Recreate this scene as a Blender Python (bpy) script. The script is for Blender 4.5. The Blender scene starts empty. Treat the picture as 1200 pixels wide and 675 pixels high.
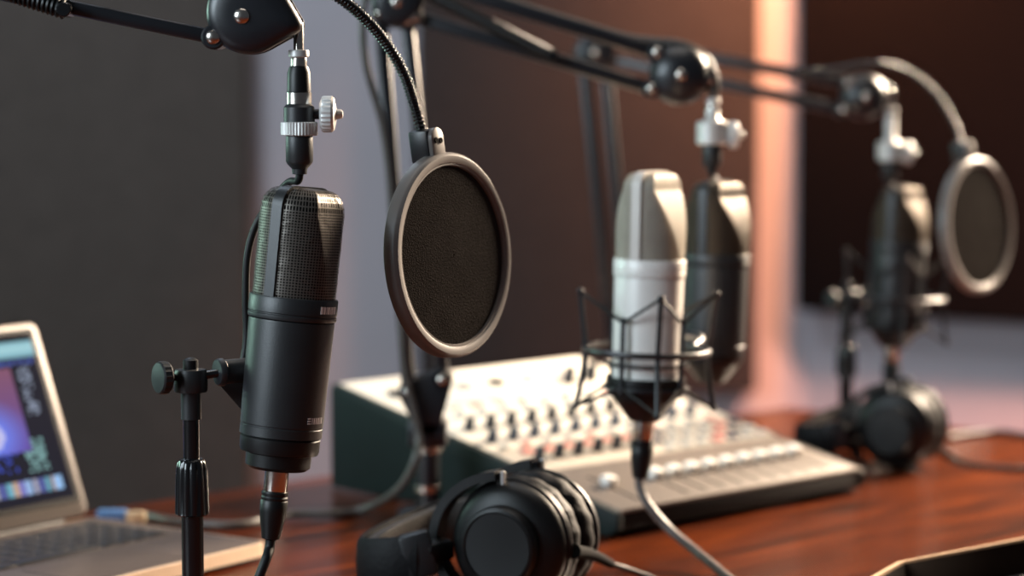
import bpy, bmesh, math, random
from mathutils import Vector as V, Matrix as MX
R = math.radians
random.seed(4)
C = bpy.context.scene.collection
SC = bpy.context.scene

# ------------------------------------------------------------------ camera
FPX, CAMH = 2833.0, 0.355
PITCH = math.atan(235.5 / FPX)

def ray(px, py):
    a = (px - 600) / FPX
    b = (337.5 - py) / FPX
    return V((a, math.cos(PITCH) + b * math.sin(PITCH), -math.sin(PITCH) + b * math.cos(PITCH)))

def P(px, py, Y):
    "point seen at pixel (px, py), Y metres in front of the camera"
    d = ray(px, py)
    return V((0, 0, CAMH)) + d * (Y / d.y)

def T(px, py, z=0.0):
    "point of the horizontal plane z seen at pixel"
    d = ray(px, py)
    return V((0, 0, CAMH)) + d * ((z - CAMH) / d.z)

cam = bpy.data.cameras.new('camera')
camo = bpy.data.objects.new('camera', cam)
C.objects.link(camo)
camo.location = (0, 0, CAMH)
camo.rotation_euler = (R(90) - PITCH, 0, 0)
cam.sensor_width = 36
cam.lens = FPX / 1200 * 36
cam.clip_start = 0.05
cam.dof.use_dof = True
cam.dof.focus_distance = 1.49
cam.dof.aperture_fstop = 3.9
SC.camera = camo

# ------------------------------------------------------------------ materials
def lin(c):
    return tuple(((x / 255) / 12.92 if x / 255 <= 0.04045 else ((x / 255 + 0.055) / 1.055) ** 2.4) for x in c)

def mat(name, rgb, rough=0.5, metal=0.0, var=0.12, nscale=60.0, bump=0.0, bscale=400.0, coat=0.0, spec=0.5, sheen=0.0):
    m = bpy.data.materials.new(name)
    m.use_nodes = True
    nt = m.node_tree
    b = nt.nodes['Principled BSDF']
    b.inputs['Roughness'].default_value = rough
    b.inputs['Metallic'].default_value = metal
    b.inputs['Specular IOR Level'].default_value = spec
    b.inputs['Coat Weight'].default_value = coat
    b.inputs['Coat Roughness'].default_value = 0.15
    b.inputs['Sheen Weight'].default_value = sheen
    c = lin(rgb)
    tc = nt.nodes.new('ShaderNodeTexCoord')
    n = nt.nodes.new('ShaderNodeTexNoise')
    n.inputs['Scale'].default_value = nscale
    n.inputs['Detail'].default_value = 4
    nt.links.new(tc.outputs['Object'], n.inputs['Vector'])
    r = nt.nodes.new('ShaderNodeValToRGB')
    r.color_ramp.elements[0].position = 0.3
    r.color_ramp.elements[1].position = 0.7
    r.color_ramp.elements[0].color = tuple(x * (1 - var) for x in c) + (1,)
    r.color_ramp.elements[1].color = tuple(min(1, x * (1 + var)) for x in c) + (1,)
    nt.links.new(n.outputs['Fac'], r.inputs['Fac'])
    nt.links.new(r.outputs['Color'], b.inputs['Base Color'])
    if bump:
        n2 = nt.nodes.new('ShaderNodeTexNoise')
        n2.inputs['Scale'].default_value = bscale
        n2.inputs['Detail'].default_value = 3
        nt.links.new(tc.outputs['Object'], n2.inputs['Vector'])
        bp = nt.nodes.new('ShaderNodeBump')
        bp.inputs['Strength'].default_value = bump
        bp.inputs['Distance'].default_value = 0.002
        nt.links.new(n2.outputs['Fac'], bp.inputs['Height'])
        nt.links.new(bp.outputs['Normal'], b.inputs['Normal'])
    return m

def wood_mat():
    m = bpy.data.materials.new('varnished_wood')
    m.use_nodes = True
    nt = m.node_tree
    b = nt.nodes['Principled BSDF']
    tc = nt.nodes.new('ShaderNodeTexCoord')
    mp = nt.nodes.new('ShaderNodeMapping')
    mp.inputs['Rotation'].default_value = (0, 0, R(-20))
    mp.inputs['Scale'].default_value = (3.0, 26.0, 10.0)
    nt.links.new(tc.outputs['Object'], mp.inputs['Vector'])
    n = nt.nodes.new('ShaderNodeTexNoise')
    n.inputs['Scale'].default_value = 1.6
    n.inputs['Detail'].default_value = 8
    n.inputs['Roughness'].default_value = 0.6
    n.inputs['Distortion'].default_value = 0.6
    nt.links.new(mp.outputs['Vector'], n.inputs['Vector'])
    r = nt.nodes.new('ShaderNodeValToRGB')
    r.color_ramp.elements[0].position = 0.30
    r.color_ramp.elements[0].color = lin((34, 12, 4)) + (1,)
    r.color_ramp.elements[1].position = 0.72
    r.color_ramp.elements[1].color = lin((112, 48, 9)) + (1,)
    e = r.color_ramp.elements.new(0.5)
    e.color = lin((80, 31, 6)) + (1,)
    nt.links.new(n.outputs['Fac'], r.inputs['Fac'])
    nt.links.new(r.outputs['Color'], b.inputs['Base Color'])
    b.inputs['Roughness'].default_value = 0.22
    b.inputs['IOR'].default_value = 1.42
    b.inputs['Specular IOR Level'].default_value = 0.5
    b.inputs['Coat Weight'].default_value = 0.0
    b.inputs['Coat Roughness'].default_value = 0.22
    return m

def grain_mat(name, rgb, rough, scale, strength, spec=.5):
    "leathery, closely pitted surface"
    m = mat(name, rgb, rough, spec=spec)
    m.node_tree.nodes['Principled BSDF'].inputs['IOR'].default_value = 1.02
    nt = m.node_tree
    b = nt.nodes['Principled BSDF']
    tc = nt.nodes.new('ShaderNodeTexCoord')
    vo = nt.nodes.new('ShaderNodeTexVoronoi')
    vo.inputs['Scale'].default_value = scale
    nt.links.new(tc.outputs['Object'], vo.inputs['Vector'])
    bp = nt.nodes.new('ShaderNodeBump')
    bp.inputs['Strength'].default_value = strength
    bp.inputs['Distance'].default_value = 0.001
    nt.links.new(vo.outputs['Distance'], bp.inputs['Height'])
    nt.links.new(bp.outputs['Normal'], b.inputs['Normal'])
    return m

M = {
    'wood': wood_mat(),
    'satin': mat('satin_black', (30, 31, 33), 0.42, bump=0.05, bscale=900),
    'plastic': mat('black_plastic', (13, 13, 14), 0.42, spec=.35),
    'gloss': mat('gloss_black', (14, 14, 16), 0.22, coat=0.3),
    'armblack': mat('powder_coated_black', (22, 24, 29), 0.36, spec=0.6),
    'rubber': mat('cable_rubber', (14, 14, 15), 0.5, spec=.3),
    'matt': mat('matt_black_rubber', (12, 12, 13), 0.85, spec=.08),
    'cablegrey': mat('grey_cable_sheath', (98, 92, 88), 0.4),
    'cablemid': mat('taupe_cable_sheath', (74, 69, 65), 0.36),
    'cabledark': mat('dark_cable_sheath', (44, 42, 41), 0.45, spec=.35),
    'chrome': mat('brushed_nickel', (205, 198, 190), 0.24, metal=1.0, var=0.05),
    'silver': mat('pale_matt_metal', (205, 203, 200), 0.42, metal=0.35, var=0.05),
    'white': mat('white_plastic', (235, 232, 226), 0.4, var=0.03),
    'wire': mat('dark_grille_wire', (100, 94, 88), 0.40, metal=0.6, var=0.08),
    'lining': mat('dark_foam', (10, 10, 10), 0.9, spec=0.1),
    'wirebeige': mat('bronze_grille_wire', (118, 106, 92), 0.45, metal=0.5, var=0.05),
    'liningbeige': mat('brown_foam', (34, 29, 25), 0.9, spec=0.15),
    'champagne': mat('champagne_metal', (232, 229, 224), 0.36, metal=0.05, var=0.03),
    'strip': mat('champagne_strip', (204, 197, 190), 0.45, metal=0.05, var=0.03),
    'wirepale': mat('pale_grille_wire', (200, 192, 178), 0.5, metal=0.05, var=0.04),
    'liningpale': mat('pale_foam', (168, 162, 152), 0.9, spec=0.15),
    'popring': mat('grey_hoop', (106, 101, 98), 0.42, spec=0.6, var=0.05),
    'popmesh': grain_mat('woven_black_cloth', (41, 39, 38), 0.85, 1100, 0.6, .05),
    'cream': mat('cream_panel', (238, 230, 216), 0.5, var=0.04),
    'beige': mat('beige_panel', (190, 178, 163), 0.5, var=0.04),
    'greyplate': mat('warm_grey_panel', (112, 102, 94), 0.42, var=0.06),
    'chassis': mat('mixer_black', (14, 12, 12), 0.6, spec=.15),
    'green': mat('mixer_dark_green', (19, 29, 29), 0.6, spec=0.25),
    'blueknob': mat('blue_grey_knob', (62, 78, 100), 0.45),
    'darkknob': mat('dark_knob', (22, 26, 34), 0.4),
    'pink': mat('pink_button', (226, 140, 132), 0.45),
    'palebtn': mat('pale_button', (190, 196, 196), 0.45),
    'alu': mat('warm_aluminium', (90, 80, 75), 0.42, metal=0.35, var=0.03),
    'lidalu': mat('lid_aluminium', (74, 65, 60), 0.45, metal=0.2, var=0.03),
    'well': mat('keyboard_well', (66, 60, 58), 0.5),
    'edge': mat('highlight_edge', (226, 200, 174), 0.35, metal=0.2, var=0.03),  # pale colour carries the lit gleam along the laptop's deck edge
    'key': mat('key_black', (20, 20, 25), 0.5),
    'lit_padleather': mat('lit_grey_leather', (62, 58, 55), 0.5, bump=0.25, bscale=260),  # black leather lightened: the band pad's lit highlight is in the colour
    'leather': mat('black_leather', (14, 14, 16), 0.62, spec=.2, bump=0.25, bscale=260),
    'panel': mat('charcoal_fabric', (81, 74, 69), 0.95, bump=0.4, bscale=700, spec=0.1, sheen=0.1),
    'panel2': mat('brown_fabric', (58, 52, 50), 0.95, bump=0.4, bscale=700, spec=0.1, sheen=0.1),
    'panel3': mat('dark_brown_fabric', (17, 10, 9), 0.95, bump=0.4, bscale=700, spec=0.1),
    'wall': mat('painted_wall', (168, 163, 168), 0.85, nscale=5, var=0.03, spec=0.2),
    'floor': mat('dark_floor', (70, 60, 54), 0.7),
    'traywall': mat('tray_dark_wood', (24, 12, 7), 0.8, spec=0.08),
    'trayrim': mat('tray_pale_rim', (196, 164, 130), 0.4),
    'trayfloor': mat('tray_grey_liner', (84, 78, 77), 0.8, spec=.2),
    'blue': mat('blue_plug', (70, 110, 160), 0.4),
    'tan': mat('tan_metal', (190, 170, 140), 0.4, metal=0.4),
    'mark': mat('white_print', (235, 235, 235), 0.6, var=0.02),
}

# ------------------------------------------------------------------ mesh builder
def frame(p, zdir, xhint=None):
    z = V(zdir).normalized()
    x = V(xhint) if xhint is not None else (V((0, 0, 1)) if abs(z.z) < 0.9 else V((1, 0, 0)))
    x = (x - z * x.dot(z)).normalized()
    y = z.cross(x)
    m = MX((x, y, z)).transposed().to_4x4()
    m.translation = V(p)
    return m

def smooth_path(pts, k=8):
    pts = [V(p) for p in pts]
    if len(pts) < 3 or k <= 1:
        return pts
    out = []
    n = len(pts)
    for i in range(n - 1):
        p0 = pts[max(i - 1, 0)]; p1 = pts[i]; p2 = pts[i + 1]; p3 = pts[min(i + 2, n - 1)]
        for j in range(k):
            t = j / k
            out.append(0.5 * ((2 * p1) + (p2 - p0) * t + (2 * p0 - 5 * p1 + 4 * p2 - p3) * t * t + (3 * p1 - p0 - 3 * p2 + p3) * t ** 3))
    out.append(pts[-1])
    return out

class MB:
    def __init__(self):
        self.bm = bmesh.new()

    def grid(self, rings, closed_u=True, cap0=True, cap1=True, loop=False):
        "rings: lists of points, joined one to the next"
        bm = self.bm
        vs = [[bm.verts.new(p) for p in r] for r in rings]
        n = len(vs[0])
        last = len(vs) if loop else len(vs) - 1
        for i in range(last):
            a, b = vs[i], vs[(i + 1) % len(vs)]
            for j in range(n if closed_u else n - 1):
                k = (j + 1) % n
                bm.faces.new((a[j], a[k], b[k], b[j]))
        if closed_u and not loop:
            if cap0:
                bm.faces.new(list(reversed(vs[0])))
            if cap1:
                bm.faces.new(vs[-1])
        return self

    def lathe(self, prof, seg=32, m=None, loop=False):
        m = m or MX()
        rings = []
        for r, z in prof:
            r = max(r, 1e-5)
            rings.append([m @ V((r * math.cos(2 * math.pi * j / seg), r * math.sin(2 * math.pi * j / seg), z)) for j in range(seg)])
        return self.grid(rings, loop=loop)

    def torus(self, Rr, r, m=None, seg=48, sec=10, sy=1.0):
        prof = [(Rr + r * math.cos(2 * math.pi * k / sec), sy * r * math.sin(2 * math.pi * k / sec)) for k in range(sec)]
        return self.lathe(prof, seg, m, loop=True)

    def tube(self, pts, r, seg=10, k=8, rf=None):
        ps = smooth_path(pts, k)
        n = len(ps)
        tang = [(ps[min(i + 1, n - 1)] - ps[max(i - 1, 0)]).normalized() for i in range(n)]
        up = V((0, 0, 1)) if abs(tang[0].z) < 0.9 else V((1, 0, 0))
        nx = (up - tang[0] * up.dot(tang[0])).normalized()
        rings = []
        L = 0
        for i in range(n):
            if i:
                L += (ps[i] - ps[i - 1]).length
                nx = (nx - tang[i] * nx.dot(tang[i])).normalized()
            ny = tang[i].cross(nx)
            rr = rf(L, i / (n - 1)) if rf else r
            rings.append([ps[i] + (nx * math.cos(2 * math.pi * j / seg) + ny * math.sin(2 * math.pi * j / seg)) * rr for j in range(seg)])
        return self.grid(rings)

    def cyl(self, p, q, r, seg=20, r2=None, bev=0.0):
        p, q = V(p), V(q)
        L = (q - p).length
        r2 = r if r2 is None else r2
        b = bev
        prof = [(r - b, 0), (r, b), (r2, L - b), (r2 - b, L)] if b else [(r, 0), (r2, L)]
        return self.lathe(prof, seg, frame(p, q - p))

    def box(self, sx, sy, sz, m=None, bev=0.0):
        m = m or MX()
        tmp = bmesh.new()
        bmesh.ops.create_cube(tmp, size=1)
        bmesh.ops.scale(tmp, vec=(sx, sy, sz), verts=tmp.verts)
        if bev:
            bmesh.ops.bevel(tmp, geom=tmp.edges[:], offset=bev, segments=2, affect='EDGES', profile=0.5)
        self._merge(tmp, m)
        return self

    def _merge(self, tmp, m):
        vm = {v: self.bm.verts.new(m @ v.co) for v in tmp.verts}
        for f in tmp.faces:
            self.bm.faces.new([vm[v] for v in f.verts])
        tmp.free()

    def bar(self, p, q, w, h, side=V((0, 1, 0)), bev=0.001):
        p, q = V(p), V(q)
        x = (q - p)
        L = x.length
        x.normalize()
        y = (side - x * side.dot(x)).normalized()
        z = x.cross(y)
        m = MX((x, y, z)).transposed().to_4x4()
        m.translation = (p + q) / 2
        return self.box(L, w, h, m, bev)

    def prism(self, poly, z0, z1, m=None, bev=0.0):
        m = m or MX()
        tmp = bmesh.new()
        a = [tmp.verts.new((x, y, z0)) for x, y in poly]
        b = [tmp.verts.new((x, y, z1)) for x, y in poly]
        n = len(poly)
        tmp.faces.new(list(reversed(a)))
        tmp.faces.new(b)
        for i in range(n):
            tmp.faces.new((a[i], a[(i + 1) % n], b[(i + 1) % n], b[i]))
        if bev:
            bmesh.ops.recalc_face_normals(tmp, faces=tmp.faces[:])
            bmesh.ops.bevel(tmp, geom=tmp.edges[:], offset=bev, segments=2, affect='EDGES', profile=0.5)
        self._merge(tmp, m)
        return self

    def dome(self, poly, layers, m):
        "outline shrunk towards its own centre through (scale, z) layers"
        cx = sum(p[0] for p in poly) / len(poly)
        cy = sum(p[1] for p in poly) / len(poly)
        rings = [[m @ V((cx + (x - cx) * s, cy + (y - cy) * s, z)) for x, y in poly] for s, z in layers]
        return self.grid(rings)

    def helix(self, p, q, Rr, r, pitch, seg=6, per=10):
        p, q = V(p), V(q)
        fm = frame(p, q - p)
        L = (q - p).length
        n = int(L / pitch * per)
        return self.tube([fm @ V((Rr * math.cos(2 * math.pi * i / per), Rr * math.sin(2 * math.pi * i / per), L * i / n)) for i in range(n + 1)], r, seg, 1)

    def build(self, name, m, parent=None, world=False, angle=35, loc=None):
        bm = self.bm
        if m is not None and world and parent is not None:
            bmesh.ops.transform(bm, matrix=ROOT[parent.name].inverted(), verts=bm.verts)
        if loc is not None:
            bmesh.ops.translate(bm, vec=-V(loc), verts=bm.verts)
        bmesh.ops.recalc_face_normals(bm, faces=bm.faces[:])
        for f in bm.faces:
            f.smooth = True
        ca = R(angle)
        for e in bm.edges:
            if len(e.link_faces) == 2 and e.calc_face_angle(0) > ca:
                e.smooth = False
        me = bpy.data.meshes.new(name)
        bm.to_mesh(me)
        bm.free()
        o = bpy.data.objects.new(name, me)
        C.objects.link(o)
        me.materials.append(m)
        if parent is not None:
            o.parent = parent
            ROOT[o.name] = ROOT[parent.name]
        if loc is not None:
            o.location = loc
        return o

ROOT = {}

def thing(name, label, cat, m, group=None):
    if not isinstance(m, MX):
        m = MX.Translation(V(m))
    o = bpy.data.objects.new(name, None)
    C.objects.link(o)
    o.empty_display_size = 0.03
    o.matrix_world = m
    ROOT[o.name] = m.copy()
    tag(o, label, cat, group)
    return o

def tag(o, label, cat, group=None):
    o['label'] = label
    o['category'] = cat
    if group:
        o['group'] = group
    return o

def struct(o):
    o['kind'] = 'structure'
    return o

def dup(root, m, label):
    def cp(o, par):
        c = o.copy()
        C.objects.link(c)
        if par is not None:
            c.parent = par
        for ch in o.children:
            cp(ch, c)
        return c
    kids = list(root.children)
    r = root.copy()
    C.objects.link(r)
    for k in kids:
        cp(k, r)
    r.matrix_world = m
    r['label'] = label
    ROOT[r.name] = m.copy()
    return r

# ------------------------------------------------------------------ room
struct(MB().box(7, 7, 0.1, MX.Translation((0, 1.5, -0.80))).build('floor', M['floor']))
WY = 4.0
struct(MB().box(4.4, 0.1, 3.4, MX.Translation((-1.69, WY + 0.05, 0.95))).build('wall_back', M['wall']))
rw = MX.Translation((0.492, WY, 0)) @ MX.Rotation(R(-32), 4, 'Z')
struct(MB().box(3.0, 0.1, 3.4, rw @ MX.Translation((1.5, 0.05, 0.95))).build('wall_right', M['wall']))

def fabric_panel(name, m, w, h, mm, label):
    t = thing(name, label, 'acoustic panel', mm, 'fabric acoustic panels on the studio walls')
    MB().box(w, 0.055, h, MX.Translation((w / 2, -0.0275, h / 2)), 0.008).build('fabric_face', m, t)
    MB().box(w - 0.03, 0.02, h - 0.03, MX.Translation((w / 2, -0.002, h / 2)), 0.0).build('backing_frame', M['plastic'], t)
    return t

fabric_panel('acoustic_panel', M['panel'], 1.7, 1.75, MX.Translation((-0.431 - 1.7, WY - 0.008, -0.55)),
             'charcoal grey fabric acoustic panel on the wall behind the laptop')
fabric_panel('acoustic_panel', M['panel2'], 0.557, 1.5, MX.Translation((-0.155, WY - 0.008, -0.145)),
             'brown fabric acoustic panel on the wall behind the mixer and pale microphone')
fabric_panel('acoustic_panel', M['panel3'], 1.3, 1.5, rw @ MX.Translation((0.004, -0.008, -0.010)),
             'very dark brown acoustic panel behind the far shock-mounted microphone')

# ------------------------------------------------------------------ table
tc = V((0.305, 2.675, 0))
tm = frame(tc, (0, 0, 1), (-0.707, -0.707, 0))     # x runs down the long side, y is across
tbl = thing('studio_table', 'reddish brown varnished wooden table carrying the recording equipment', 'table', tm)
sgn = 1 if (tm.to_3x3() @ V((0, 1, 0))).x > 0 else -1
L_, W_ = 2.3, 1.75
top = MB().box(L_, W_, 0.035, MX.Translation((L_ / 2, sgn * W_ / 2, -0.0175)), 0.006).build('tabletop', M['wood'], tbl)
MB().box(L_ - 0.24, W_ - 0.24, 0.07, MX.Translation((L_ / 2, sgn * W_ / 2, -0.070)), 0.004).build('apron', M['wood'], tbl)
for lx in (0.15, L_ - 0.15):
    for ly in (0.15, W_ - 0.15):
        MB().box(0.07, 0.07, 0.715, MX.Translation((lx, sgn * ly, -0.3925)), 0.006).build('leg', M['wood'], tbl)

# ------------------------------------------------------------------ microphones
def sec_pt(a, r, w, z):
    x = r * math.cos(a)
    y = r * math.sin(a)
    x = max(-w * r, min(w * r, x))
    return V((x, y, z))

def grille_rings(r, z0, z1, wtop, nu, nv, flare=1.06, rnd=0.012):
    rings = []
    H = z1 - z0
    th = math.acos(wtop)
    for i in range(nv + 1):
        t = i / nv
        w = math.cos(t * th)
        rr = r * (1 + (flare - 1) * t)
        z = z0 + (H - rnd) * t
        rings.append([sec_pt(2 * math.pi * j / nu, rr, w, z) for j in range(nu)])
    base = rings[-1]
    d = rnd * .8 / (r * flare)
    ck = [(1 - d * (1 - math.cos(R(a))), math.sin(R(a))) for a in (15, 30, 45, 60, 75, 90)] + [((1 - d) * k, 1.0 + .06 * (1 - k)) for k in (.8, .6, .4, .2, .06)]
    for s, k in ck:
        rings.append([V((p.x * s, p.y * s, z1 - rnd + rnd * k)) for p in base])
    return rings

def make_mic(label, m, r, zb, zband, ztop, wtop, mats, nu, nv, wire, base_kind, marks=False, flare=1.06, rnd=.012, gr=.985, jit=0.0):
    t = thing('microphone', label, 'microphone', m, 'large studio microphones')
    body, wirem, liningm, bandm, basem, stripm = mats
    z0, z1 = zb
    b0, b1 = zband
    if base_kind == 'stepped':
        MB().lathe([(r * .66, 0), (r * .755, .002), (r * .765, .0095), (r * .90, .0105), (r * .925, .0125), (r * .93, z0 - .001), (r * .90, z0)], 64).build('base_ring', basem, t)
    else:
        MB().lathe([(r * .40, 0), (r * .50, .002), (r * .86, z0 * .62), (r * .93, z0 * .75), (r * .93, z0), (r * .6, z0)], 64).build('base_ring', basem, t)
    MB().lathe([(r * .9, z0), (r * .955, z0 + .0005), (r * .957, z0 + .006), (r * .945, z0 + .0064), (r * .945, z0 + .0070), (r * .96, z0 + .0075),
                (r * .995, b0 - .0015), (r * .99, b0 - .0004), (r * .95, b0)], 64).build('body', body, t)
    MB().lathe([(r * .95, b0), (r * 1.02, b0 + .0005), (r * 1.03, b0 + .0015), (r * 1.03, b0 + .0030), (r * 1.01, b0 + .0034), (r * 1.01, b0 + .0040),
                (r * 1.03, b0 + .0045), (r * 1.03, b1 - .001), (r * 1.01, b1), (r * .8, b1)], 64).build('head_ring', bandm, t)
    # grille: a woven wire cage over a lining
    g = MB()
    g.grid(grille_rings(r * gr, b1, ztop, wtop, nu, nv, flare, rnd), cap0=False, cap1=True)
    if jit:
        rj = random.Random(7)
        for v in g.bm.verts:
            wv = .5 + .5 * math.sin(v.co.z * 260 + math.atan2(v.co.y, v.co.x) * 5)
            v.co += V((rj.uniform(-1, 1), rj.uniform(-1, 1), rj.uniform(-1, 1))) * jit * (.45 + wv)
    bmesh.ops.wireframe(g.bm, faces=g.bm.faces[:], thickness=wire, offset=0.5, use_replace=True, use_boundary=True, use_even_offset=False)
    g.build('grille', wirem, t, angle=60)
    MB().grid(grille_rings(r * (gr - .03), b1, ztop - .0012, wtop, 64, 12, flare, rnd)).build('grille_lining', liningm, t)
    # frame strip standing over the ridge of the grille
    st = MB()
    def prof(off):
        rr0, rr1 = r * gr + off, r * gr * flare + off
        zt = ztop + off
        k = rnd - .0005
        p = [(rr0, b1), (rr1, zt - k)]
        for i in range(1, 7):
            a = R(15 * i)
            p.append((rr1 - k + k * math.cos(a), zt - k + k * math.sin(a)))
        return p + [(-y, z) for y, z in reversed(p)]
    o_, i_ = prof(.0013), prof(-.0012)
    hw = .0036
    rings = []
    for (yo, zo), (yi, zi) in zip(o_, i_):
        rings.append([V((hw, yo, zo)), V((-hw, yo, zo)), V((-hw, yi, zi)), V((hw, yi, zi))])
    st.grid(rings)
    st.build('grille_frame', stripm, t)
    if marks:
        mk = MB()
        def bit(a0, a1, q0, q1, rr):
            n = 3
            rings = []
            for i in range(n + 1):
                a = R(a0 + (a1 - a0) * i / n)
                c, s = math.cos(a), math.sin(a)
                rings.append([V((rr * c, rr * s, q0)), V((rr * c, rr * s, q1)), V(((rr - .0006) * c, (rr - .0006) * s, q1)), V(((rr - .0006) * c, (rr - .0006) * s, q0))])
            mk.grid(rings)
        # lettering ring mark
        rr, q = r * 1.03 + .00025, (b0 + b1) / 2 + .0012
        for a0, a1 in [(u + 2, v + 2) for u, v in ((-19, -15.5), (-14, -11), (-9, -7.6), (-6, -3), (-1, .5), (2, 5), (7, 8.5), (10, 13))]:
            bit(a0, a1, q - .0022, q + .0022, rr)
        rr, q = r * .962 + .00025, z0 + .0125
        for k in (-1, 0, 1):
            bit(-18, -12.5, q + k * .0015 - .0004, q + k * .0015 + .0004, rr)
        for a0, a1 in [(u + 2, v + 2) for u, v in ((-12.5, -11), (-9, -6.5), (-4.5, -2), (0, 3), (5, 6.5), (8.5, 12))]:
            bit(a0, a1, q - .0019, q + .0019, rr)
        mk.build('printed_mark', M['mark'], t)
    return t

def mic_matrix(pb, pt, yaw):
    z = (pt - pb).normalized()
    return frame(pb, z, (math.cos(R(yaw)), math.sin(R(yaw)), 0))

blackset = (M['satin'], M['wire'], M['lining'], M['satin'], M['plastic'], M['satin'])
bronzeset = (M['satin'], M['wirebeige'], M['liningbeige'], M['satin'], M['plastic'], M['satin'])
whiteset = (M['champagne'], M['wirepale'], M['liningpale'], M['champagne'], M['plastic'], M['strip'])
m1 = mic_matrix(P(325, 549, 1.47), P(357, 219, 1.475), -30)
make_mic('black microphone with coarse wire grille, clamped to the stand beside the laptop', m1, .0265, (.0205, 0), (.0925, .1065), .1725, .82,
         blackset, 84, 31, .00105, 'stepped', True, 1.01, .0135, .965, .00013)
m2 = mic_matrix(P(834, 447, 1.96), P(842, 211, 1.96), -30)
make_mic('black microphone with bronze grille hanging close behind the pale microphone', m2, .0268, (.024, 0), (.095, .105), .163, .47,
         bronzeset, 96, 30, .0006, 'taper')
mw = mic_matrix(P(755, 493, 1.80), P(765, 201, 1.80), -28)
make_mic('pale champagne microphone held upright in the open wire shock mount', mw, .0262, (.024, 0), (.109, .122), .186, .47,
         whiteset, 110, 40, .0005, 'taper')
m3 = mic_matrix(P(1046, 407, 2.37), P(1058, 218, 2.37), -30)
make_mic('black microphone in front of the darkest wall panel, beside the smaller-looking pop filter', m3, .0272, (.024, 0), (.095, .105), .158, .47,
         bronzeset, 96, 30, .0006, 'taper')

# ------------------------------------------------------------------ boom arms
def screw_head(mb, p, r, d=V((0, -1, 0)), h=.002):
    mb.lathe([(r, 0), (r, h * .5), (r * .85, h * .9), (r * .5, h * 1.25), (0, h * 1.4)], 18, frame(p, d))

def circle_pts(c, r, n=28):
    return [(c[0] + r * math.cos(2 * math.pi * i / n), c[1] + r * math.sin(2 * math.pi * i / n)) for i in range(n)]

def hull(pts):
    pts = sorted(set((round(x, 6), round(y, 6)) for x, y in pts))
    def half(ps):
        h = []
        for p in ps:
            while len(h) >= 2 and (h[-1][0] - h[-2][0]) * (p[1] - h[-2][1]) - (h[-1][1] - h[-2][1]) * (p[0] - h[-2][0]) <= 0:
                h.pop()
            h.append(p)
        return h
    a, b = half(pts), half(pts[::-1])
    return a[:-1] + b[:-1]

PLANE = MX(((1, 0, 0, 0), (0, 0, -1, 0), (0, 1, 0, 0), (0, 0, 0, 1)))   # local x,y -> world x,z ; local z -> world -y

def joint(root, name, c, r, lugs, tail, screws, lug_r=.0075, tail_r=.0065, ball=False):
    "two domed plates with lugs, standing upright and seen face on"
    outline = circle_pts((c.x, c.z), r, 40) + (circle_pts((tail.x, tail.z), tail_r) if tail else [])
    hl = hull(outline)
    pl = MB()
    def at(y):
        return MX.Translation((0, y, 0)) @ PLANE
    if ball:
        ci = circle_pts((c.x, c.z), r, 48)
        pl.dome(hl, [(.97, -.0060), (1.0, -.0050), (1.0, .0050), (.97, .0060), (.5, .0062)], at(c.y))
        pl.dome(ci, [(.98, .004)] + [(math.cos(R(a)), .006 + .0155 * math.sin(R(a))) for a in (0, 15, 30, 45, 60, 72, 82)], at(c.y))
        pl.dome(ci, [(.98, -.004)] + [(math.cos(R(a)), -.006 - .0120 * math.sin(R(a))) for a in (0, 15, 30, 45, 60, 72, 82)], at(c.y))
    else:
        pl.dome(hl, [(.9, .0055), (1.0, .007), (1.0, .010), (.975, .0125), (.90, .0150), (.75, .0168), (.45, .0178), (.15, .018)], at(c.y))
        pl.dome(hl, [(.9, -.0055), (1.0, -.007), (1.0, -.010), (.97, -.0125), (.90, -.0145), (.4, -.016)], at(c.y))
    for lg in lugs:
        pl.cyl(V((lg.x, c.y - .0135, lg.z)), V((lg.x, c.y + .0135, lg.z)), lug_r, 22, bev=.0012)
        d = (V((c.x, 0, c.z)) - V((lg.x, 0, lg.z)))
        mid = V((lg.x, c.y, lg.z)) + d * .3
        pl.bar(V((lg.x, c.y - .0095, lg.z)), V((lg.x + d.x * .6, c.y - .0095, lg.z + d.z * .6)), .005, lug_r * 1.7)
        pl.bar(V((lg.x, c.y + .0095, lg.z)), V((lg.x + d.x * .6, c.y + .0095, lg.z + d.z * .6)), .005, lug_r * 1.7)
    o = pl.build(name, M['armblack'], root, True)
    for p, rr, dy in screws:
        s = MB()
        screw_head(s, V((p.x, c.y - dy, p.z)), rr)
        s.build('screw', M['chrome'], root, True)
    return o

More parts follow.
